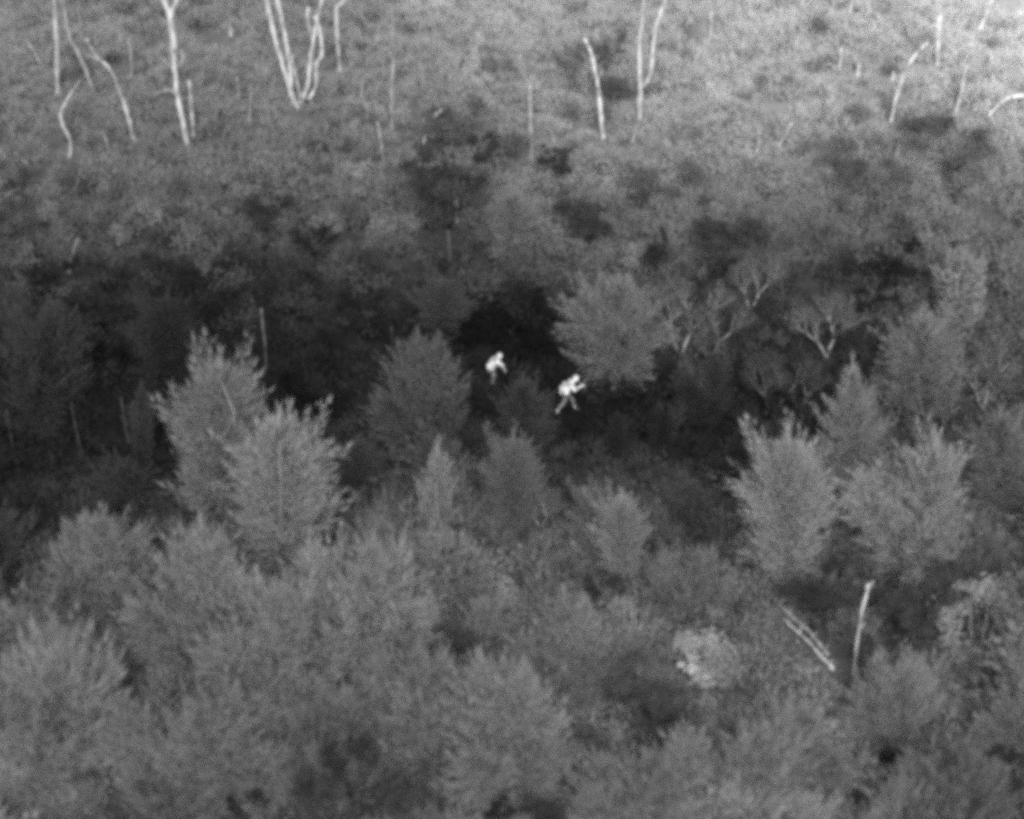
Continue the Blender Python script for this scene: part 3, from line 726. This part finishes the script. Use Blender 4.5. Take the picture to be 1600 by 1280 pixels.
# two fallen trunks lying together on the slope
def fallen(poly, w0, w1, g, label, dz):
    ps = [on_ground(*p) + np.array([0, 0, dz]) for p in poly]
    G = ps[0].copy(); mp = m_per_px(G)
    pts = [p - G for p in ps]
    out = []; rad = []; rnd = random.Random(3 + int(g))
    n = len(pts) - 1
    for i in range(n):
        for k in range(6):
            t = k / 6; q = pts[i] * (1 - t) + pts[i + 1] * t
            out.append(q + np.array([rnd.uniform(-.03, .03), rnd.uniform(-.03, .03), rnd.uniform(-.02, .02)])); u = (i + t) / n
            rad.append((w0 + (w1 - w0) * u) * mp * .5 * rnd.uniform(.7, 1.3))
    out.append(pts[-1]); rad.append(w1 * mp * .4)
    e = link('fallen_trunk', None); e.location = G; tag(e, label, 'fallen tree', 'fallen trunks lying together')
    link('trunk', tubes_mesh('trunk', [(out, rad)], M_BIRCH, 7), e, albedo(g, KWOOD))
    st = []
    for k in range(5):
        q = out[int((k + .6) / 5.5 * len(out))]
        st.append(([q, q + np.array([rnd.uniform(-.3, .3), rnd.uniform(-.3, .3), rnd.uniform(.15, .4)])], [.03, .012]))
    link('branch_stubs', tubes_mesh('stubs', st, M_BIRCH, 5), e, albedo(g * .9, KWOOD))
    FEAT.append((G[1] - 2, list(poly), 20, .03))
fallen([(1301, 1066), (1262, 1022), (1219, 983)], 7, 3, 186, 'bright fallen trunk, the lower and longer of the two lying side by side', .55)
fallen([(1292, 1048), (1268, 1016), (1232, 985), (1195, 945)], 5, 2, 160, 'dimmer fallen trunk, the upper one of the two lying side by side', .7)

# ------------------------------------------------------------------ people
KPERSON = 0.66
def skin_mesh(name, chains, parent, mat, color, sub=2):
    """chains: list of [(x,y,z,r)...]; a chain starts on an existing joint when its first entry is an index"""
    V = []; E = []; Rd = []; names = {}
    for ch in chains:
        prev = None
        for it in ch:
            if isinstance(it, str):
                prev = names[it]; continue
            x, y, z, r = it[:4]
            V.append((x, y, z)); Rd.append(r); i = len(V) - 1
            if len(it) > 4: names[it[4]] = i
            if prev is not None: E.append((prev, i))
            prev = i
    me = bpy.data.meshes.new(name); me.from_pydata(V, E, []); me.update(); me.materials.append(mat)
    o = link(name, me, parent, color * KPERSON)
    sk = o.modifiers.new('Skin', 'SKIN'); sk.use_smooth_shade = True
    if not me.skin_vertices:
        pass
    layer = me.skin_vertices[0] if me.skin_vertices else None
    if layer is None:
        bpy.context.view_layer.objects.active = o
        bpy.ops.mesh.customdata_skin_add()
        layer = me.skin_vertices[0]
    for i, r in enumerate(Rd):
        layer.data[i].radius = (r, r); layer.data[i].use_root = (i == 0)
    ss = o.modifiers.new('Sub', 'SUBSURF'); ss.levels = sub; ss.render_levels = sub
    return o
def hand_chain(wr, d, side, tag_w):
    """palm and five curled fingers from a wrist point, d = hand direction, side = across the palm"""
    w = Vector(wr); d = Vector(d).normalized(); s = Vector(side).normalized(); n = d.cross(s).normalized()
    ch = [[tag_w, (*(w + d * .05), .032, tag_w + 'p')]]
    for k, (o, L) in enumerate([(-.032, .075), (-.011, .085), (.011, .08), (.032, .062)]):
        a = w + d * .085 + s * o
        ch.append([tag_w + 'p', (*a, .011), (*(a + d * L * .5 + n * .012), .009), (*(a + d * L * .8 + n * .035), .008)])
    a = w + d * .03 - s * .035
    ch.append([tag_w + 'p', (*a, .012), (*(a + d * .035 - s * .02 + n * .015), .010), (*(a + d * .06 - s * .015 + n * .03), .008)])
    return ch
def head(parent, c, fwd, tilt, g):
    """skull with brow, nose, chin, ears as one mesh"""
    import bmesh
    bm = bmesh.new(); bmesh.ops.create_uvsphere(bm, u_segments=20, v_segments=14, radius=1)
    for v in bm.verts:
        x, y, z = v.co
        fx = max(0, x)
        v.co.x = x * .098 + (.012 if z < -.3 and x > .4 else 0)
        v.co.y = y * .076 * (1 - .25 * max(0, -z))
        v.co.z = z * .118
        if x > .85 and -.25 < z < .15 and abs(y) < .25: v.co.x += .022       # nose
        if x > .6 and .1 < z < .3 and .2 < abs(y) < .6: v.co.x -= .008         # eye sockets
        if abs(y) > .9 and abs(z) < .3 and abs(x) < .35: v.co.y += math.copysign(.016, y)   # ears
    me = bpy.data.meshes.new('head'); bm.to_mesh(me); bm.free()
    me.polygons.foreach_set('use_smooth', [True] * len(me.polygons)); me.materials.append(M_SKIN)
    o = link('head', me, parent, g * KPERSON); o.location = c
    o.rotation_euler = (0, tilt, fwd)
    return o
def half_cap(parent, c, fwd, tilt, g, name='hair', r=1.08):
    import bmesh
    bm = bmesh.new(); bmesh.ops.create_uvsphere(bm, u_segments=20, v_segments=12, radius=1)
    kill = [v for v in bm.verts if v.co.z < -.1 + .55 * max(0, v.co.x) - .35 * max(0, -v.co.x)]
    bmesh.ops.delete(bm, geom=kill, context='VERTS')
    for v in bm.verts: v.co = Vector((v.co.x * .1 * r, v.co.y * .08 * r, v.co.z * .12 * r + .004))
    me = bpy.data.meshes.new(name); bm.to_mesh(me); bm.free()
    me.polygons.foreach_set('use_smooth', [True] * len(me.polygons)); me.materials.append(M_CLOTH)
    o = link(name, me, parent, g * KPERSON); o.location = c; o.rotation_euler = (0, tilt, fwd)
    o.modifiers.new('Solid', 'SOLIDIFY').thickness = .008
    return o

def person_striding():
    G = on_ground(887, 644)
    e = link('person', None); e.location = G
    tag(e, 'striding person bent forward to the right, one arm reaching ahead, pack on the back', 'person')
    e.rotation_euler = (0, 0, R(4))
    # x = walking direction; y = away from the camera
    body = [[(-.10, 0, .95, .13, 'pel'), (-.04, 0, 1.12, .13), (.08, 0, 1.30, .15), (.16, 0, 1.44, .12, 'sh'), (.22, 0, 1.49, .055), (.27, 0, 1.53, .05)],
            ['pel', (-.09, -.10, .90, .10), (-.16, -.11, .52, .062), (-.42, -.12, .22, .045), (-.46, -.12, .16, .04), (-.36, -.12, .05, .035)],
            ['pel', (-.06, .10, .90, .10), (.18, .11, .56, .062), (.30, .11, .16, .045), (.31, .11, .08, .042), (.44, .11, .04, .033)],
            ['sh', (.15, -.18, 1.40, .058), (.22, -.24, 1.18, .045), (.40, -.20, 1.30, .034), (.44, -.19, 1.33, .028, 'w1')],
            ['sh', (.15, .18, 1.40, .058), (.12, .26, 1.14, .045), (.30, .24, 1.00, .034), (.34, .23, 1.0, .028, 'w2')]]
    body += hand_chain((.44, -.19, 1.33), (1, .1, .5), (0, 1, 0), 'w1') + hand_chain((.34, .23, 1.0), (1, 0, -.2), (0, 1, 0), 'w2')
    skin_mesh('body', body, e, M_SKIN, .80, 2)
    head(e, (.31, 0, 1.58), 0, .45, .88)
    half_cap(e, (.295, 0, 1.59), 0, .35, .95, 'hood', 1.3)
    skin_mesh('jacket', [[(-.10, 0, 1.0, .16, 'a'), (-.03, 0, 1.14, .155), (.08, 0, 1.31, .175), (.16, 0, 1.43, .14, 'sh'), (.20, 0, 1.50, .08)],
                         ['sh', (.15, -.19, 1.40, .08), (.22, -.245, 1.18, .068), (.37, -.205, 1.28, .052)],
                         ['sh', (.15, .19, 1.40, .08), (.12, .265, 1.14, .065), (.27, .243, 1.015, .05)]], e, M_CLOTH, .66, 2)
    skin_mesh('trousers', [[(-.10, 0, .98, .145, 'p')],
                           ['p', (-.09, -.10, .88, .115), (-.16, -.11, .52, .072), (-.40, -.12, .25, .05)],
                           ['p', (-.06, .10, .88, .115), (.18, .11, .56, .068), (.295, .11, .20, .048)]], e, M_CLOTH, .24, 2)
    for (a, b, c), d in (((-.46, -.12, .15), (.1, 0, -.1)), ((.31, .11, .09), (.14, 0, -.04))):
        skin_mesh('boot', [[(a, b, c, .05), (a + d[0] * .3, b, c + d[2] * .6, .05), (a + d[0] * 1.1, b, c + d[2] * 1.0, .04)]], e, M_CLOTH, .30, 1)
    import bmesh
    bm = bmesh.new(); bmesh.ops.create_cube(bm, size=1)
    bmesh.ops.scale(bm, vec=(.20, .32, .42), verts=bm.verts)
    bmesh.ops.bevel(bm, geom=bm.edges[:], offset=.06, segments=3, affect='EDGES')
    me = bpy.data.meshes.new('backpack'); bm.to_mesh(me); bm.free(); me.materials.append(M_CLOTH)
    bp = link('backpack', me, None, .78 * KPERSON); bp.location = tuple(G + np.array([-.17, -.01, 1.22])); bp.rotation_euler = (0, .5, R(4))
    tag(bp, 'pale backpack carried by the striding person', 'backpack')
    # low pouch at the hip that shows as a bright point behind
    skin_mesh('hip_pouch', [[(-.26, -.06, 1.02, .07), (-.32, -.06, .96, .05)]], e, M_CLOTH, .9, 2)
    # device in the leading hand
    bm = bmesh.new(); bmesh.ops.create_cube(bm, size=1); bmesh.ops.scale(bm, vec=(.14, .09, .05), verts=bm.verts)
    bmesh.ops.bevel(bm, geom=bm.edges[:], offset=.012, segments=2, affect='EDGES')
    me = bpy.data.meshes.new('handheld'); bm.to_mesh(me); bm.free(); me.materials.append(M_SKIN)
    h = link('handheld_device', me, None, .9 * KPERSON); h.location = tuple(G + np.array([.575, -.17, 1.40])); h.rotation_euler = (0, -.5, R(4))
    tag(h, 'small bright handheld device at the end of the reaching arm', 'device')
    FEAT.append((G[1], [(880, 618), (885, 605), (893, 590), (908, 598)], 14, .0))
    FEAT.append((G[1], [(872, 636), (885, 620)], 12, .0))
    FEAT.append((G[1], [(888, 622), (900, 642)], 7, .2))
person_striding()

def person_stooping():
    G = on_ground(771, 602)
    e = link('person', None); e.location = G
    tag(e, 'stooping person in loose pale jacket with one arm hanging down, legs in brush', 'person')
    e.rotation_euler = (0, 0, R(18))
    body = [[(-.08, 0, .88, .13, 'pel'), (-.05, 0, 1.05, .14), (.04, 0, 1.20, .15), (.15, 0, 1.31, .12, 'sh'), (.20, 0, 1.34, .055), (.24, 0, 1.37, .05)],
            ['pel', (-.08, -.09, .84, .10), (-.02, -.10, .48, .062), (-.10, -.10, .12, .045), (-.09, -.10, .07, .042), (.04, -.10, .035, .033)],
            ['pel', (-.08, .09, .84, .10), (.10, .10, .48, .062), (.04, .10, .12, .045), (.05, .10, .07, .042), (.17, .10, .035, .033)],
            ['sh', (.17, -.18, 1.27, .058), (.33, -.22, 1.10, .045), (.42, -.20, .88, .034), (.43, -.20, .85, .028, 'w1')],
            ['sh', (.14, .18, 1.27, .058), (.10, .26, 1.02, .045), (.22, .24, .84, .034), (.25, .24, .82, .028, 'w2')]]
    body += hand_chain((.43, -.20, .85), (.2, 0, -1), (0, 1, 0), 'w1') + hand_chain((.25, .24, .82), (.6, 0, -.8), (0, 1, 0), 'w2')
    skin_mesh('body', body, e, M_SKIN, .75, 2)
    head(e, (.27, 0, 1.41), 0, .7, .88)
    half_cap(e, (.25, 0, 1.42), 0, .6, .86, 'hood', 1.4)
    skin_mesh('jacket', [[(-.16, 0, .82, .20, 'a'), (-.12, 0, 1.02, .21), (.0, 0, 1.18, .20), (.14, 0, 1.30, .15, 'sh'), (.19, 0, 1.37, .08)],
                         ['sh', (.17, -.19, 1.27, .085), (.33, -.225, 1.10, .07), (.41, -.202, .91, .052)],
                         ['sh', (.14, .19, 1.27, .085), (.10, .265, 1.02, .07), (.20, .243, .87, .052)]], e, M_CLOTH, .60, 2)
    skin_mesh('trousers', [[(-.08, 0, .88, .15, 'p')],
                           ['p', (-.08, -.09, .80, .115), (-.02, -.10, .48, .082), (-.09, -.10, .16, .06)],
                           ['p', (-.08, .09, .80, .115), (.10, .10, .48, .082), (.04, .10, .16, .06)]], e, M_CLOTH, .24, 2)
    for (a, b, c) in ((-.09, -.10, .08), (.05, .10, .08)):
        skin_mesh('boot', [[(a, b, c, .05), (a + .06, b, c - .02, .05), (a + .15, b, c - .04, .04)]], e, M_CLOTH, .25, 1)
    e.scale = (.94, .94, .94)
    FEAT.append((G[1], [(772, 565), (779, 550), (786, 565)], 14, .0))
person_stooping()

# ------------------------------------------------------------------ undergrowth: nobody could count it
def undergrowth():
    rg = np.random.default_rng(99)
    N = 10500
    y = 58 + (146 - 58) * np.sqrt(rg.random(N) * 1.0) ** 1.15
    half = y * 0.176 / CP * 1.12 + 5
    x = rg.uniform(-1, 1, N) * half
    z = ground_h(x, y)
    hgt = rg.uniform(.25, 1.0, N) + (rg.random(N) < .12) * rg.uniform(.4, 1.0, N)
    rad = rg.uniform(.35, .85, N)
    near = np.interp(y, [80, 88], [1, 0]);  hgt = hgt * (1 + near * .8) * np.interp(y, [108, 120], [1, .6]); rad = rad * (1 + near * .35)
    C = np.stack([x, y, z + hgt * .55], 1)
    px = to_px(C)
    keep = np.ones(N, bool); z_low = np.zeros(N, bool); u = rg.random(N)
    for Y, poly, clr, kp in FEAT:
        d = np.full(N, 1e9)
        for (ax, ay), (bx, by) in zip(poly[:-1], poly[1:]):
            vx, vy = bx - ax, by - ay; L2 = vx * vx + vy * vy + 1e-6
            t = np.clip(((px[:, 0] - ax) * vx + (px[:, 1] - ay) * vy) / L2, 0, 1)
            d = np.minimum(d, np.hypot(px[:, 0] - ax - t * vx, px[:, 1] - ay - t * vy))
        scr = rad * F / px[:, 2]
        hit = (d < clr + scr * .75) & (y < Y + .3) & (y > Y - 6)
        cut = hit & (u > kp)
        if kp == 0: keep &= ~cut
        hgt = np.where(cut, np.minimum(hgt, .16), hgt); z_low |= cut
    idx = np.where(keep)[0]
    t = tone_px(px[:, 0], px[:, 1]) + np.interp(px[:, 1], [700, 950, 1300], [0, 20, 26]) + np.interp(px[:, 1], [0, 200, 420, 470, 640, 700, 760, 800], [9, 8, 9, 0, 0, 9, 9, 0])
    # cool patches and warm patches, metres across
    pat = np.sin(x * .9 + 1.3 * np.sin(y * .5)) * np.sin(y * .62 + 1.1 * np.sin(x * .7 + 2)) 
    far = np.interp(y, [106, 120], [1, .3]); jitter = (rg.normal(size=N) * .055 + pat * .06) * far
    dark = rg.random(N) < .07 * far
    g = t * (1 + jitter) * np.where(dark, .72, 1.0)
    kind = rg.random(N)
    g = g * np.where((kind > .66) & (rg.random(N) < .22) & (t > 45), .68, 1.0)
    a = albedo(g)
    SB, SD, SL, SW, ST = [], [], [], [], []; LB, LS, LT = [], [], []
    for i in idx:
        c = np.array([x[i], y[i], z[i]]); h = hgt[i]; r = rad[i]
        if kind[i] < .66 + .26 * (1 - far[i]):
            n = int(120 + 110 * r * (1 + h * .5))
            q = rg.normal(size=(n, 3)) * np.array([r * .5, r * .5, 0]); v = rg.random(n)
            fall = np.clip(1 - (np.hypot(q[:, 0], q[:, 1]) / (r * 1.4)), .15, 1)
            q[:, 2] = v * h * fall
            d = norm(q + 1e-3) * .55 + norm(rg.normal(size=(n, 3))) * .55; d[:, 2] += .7
            SB.append(c + q); SD.append(d); SL.append(rg.uniform(.18, .5, n) * (.45 if z_low[i] else 1)); SW.append(rg.uniform(.03, .075, n)); ST.append(a[i] * rg.uniform(1 - .12 * far[i], 1 + .12 * far[i], n))
        else:
            n = int(80 + 120 * r)
            q = rg.normal(size=(n, 3)) * np.array([r * .45, r * .45, h * .3]); q[:, 2] = np.abs(q[:, 2]) + h * .35
            LB.append(c + q); LS.append(rg.uniform(.045, .10, n)); LT.append(a[i] * rg.uniform(.9, 1.08, n) * .95)
    SB = np.concatenate(SB); V = spikes(SB, np.concatenate(SD), np.concatenate(SL), np.concatenate(SW), rg)
    me = mesh_from('undergrowth', V, np.arange(len(V)).reshape(-1, 3), M_LEAF, np.concatenate(ST))
    o = link('grassy_undergrowth', me, None, 1.0); tag(o, 'dense grassy twiggy undergrowth covering the forest floor', 'undergrowth', kind='stuff')
    LB = np.concatenate(LB); V = leaves(LB, np.concatenate(LS), rg)
    me = mesh_from('leafy_ground_cover', V, np.arange(len(V)).reshape(-1, 4), M_LEAF, np.concatenate(LT))
    o = link('leafy_ground_cover', me, None, 1.0); tag(o, 'low leafy ground cover between the trees', 'ground cover', kind='stuff')
    print('tufts', len(idx), 'tris', len(SB) + 2 * len(LB))
undergrowth()

def thickets():
    """masses of young growth that read as one canopy between the named trees"""
    rg = np.random.default_rng(321); rnd = random.Random(321)
    base = [feather_arrays(900 + k, 3.0, 1.15, 70, (30, 72), .45, .04, .40, .85)[:2] for k in range(5)]
    def clear(px, r, Y):
        for Yf, poly, c, kp in FEAT:
            if kp > .26 or Yf < Y - (2 if c == 14 else 0): continue
            for (ax, ay), (bx, by) in zip(poly[:-1], poly[1:]):
                for t in (0, .25, .5, .75, 1):
                    if math.hypot(px[0] - ax - (bx - ax) * t, px[1] - ay - (by - ay) * t) < c * .6 + r: return False
        return True
    Vs = []; Ts = []
    def hides(c, r, y):
        return any(y < Y0 and abs(c[0] - x0) < w0 + r and y0 - r < c[1] < y1 + r * .3 for Y0, x0, y0, y1, w0 in KEEPVIEW)
    for i in range(260):
        y = rnd.uniform(60, 91); x = rnd.uniform(-1, 1) * (y * .22 + 4)
        h = rnd.uniform(1.6, 4.0); p = np.array([x, y, float(ground_h(x, y))])
        c = to_px(p + np.array([0, 0, h * .6]))[0]
        if not (640 < c[1] + 0 < 1420): continue
        t = float(tone_px(c[0], c[1]))
        if t < 74 and rnd.random() < .6: continue
        if not clear(c, h * .45 * F / c[2], y): continue
        if hides(c, h * .4 * F / c[2], y): continue
        V, T = base[i % 5]; sc = h / 3.0
        Vs.append(place_arrays(V, rnd.uniform(0, 6.28), rnd.uniform(0, .3), (sc * rnd.uniform(1.0, 1.5), sc * rnd.uniform(1.0, 1.4), sc), p))
        Ts.append(T * float(albedo(t + np.interp(c[1], [700, 950, 1300], [4, 14, 18]) + rnd.uniform(-6, 6))))
    V = np.concatenate(Vs)
    o = link('young_thicket', mesh_from('young_thicket', V, np.arange(len(V)).reshape(-1, 3), M_LEAF, np.concatenate(Ts)))
    tag(o, 'hazy mass of young feathery growth filling the near slope between the larger trees', 'thicket', kind='stuff')
    # ragged brush on the far bank and in the hollow
    Bs = []; Ss = []; Ts = []
    for i in range(420):
        y = rnd.uniform(92, 122); x = rnd.uniform(-1, 1) * (y * .22 + 3)
        p = np.array([x, y, float(ground_h(x, y))]); h = rnd.uniform(.8, 2.4)
        c = to_px(p + np.array([0, 0, h * .6]))[0]
        if not (230 < c[1] < 720) or not clear(c, h * .4 * F / c[2], y) or (math.hypot(c[0] - 888, c[1] - 625) < 42 and y < 96) : continue
        t = float(tone_px(c[0], c[1])); f = rnd.choice([.62, .75, 1.12, 1.2, 1.3]) if t < 95 else rnd.choice([.7, .95, 1.05])
        f = f if t > 40 else min(f, 1.25)
        a = float(albedo(t * f))
        for b in range(rnd.randint(3, 8)):
            n = rnd.randint(60, 150); r = rnd.uniform(.12, .3)
            o3 = np.array([rnd.gauss(0, .45) * h * .6, rnd.gauss(0, .3) * h * .5, h * rnd.uniform(.3, 1.0)])
            Bs.append(p + o3 + rg.normal(size=(n, 3)) * r * np.array([1, 1, .8])); Ss.append(rg.uniform(.04, .09, n)); Ts.append(np.full(n, a * rnd.uniform(.9, 1.1)))
    B = np.concatenate(Bs); V = leaves(B, np.concatenate(Ss), rg)
    o = link('ragged_brush', mesh_from('ragged_brush', V, np.arange(len(V)).reshape(-1, 4), M_LEAF, np.concatenate(Ts)))
    tag(o, 'ragged leafy brush in the dark hollow and on the bank behind the people', 'brush', kind='stuff')
thickets()
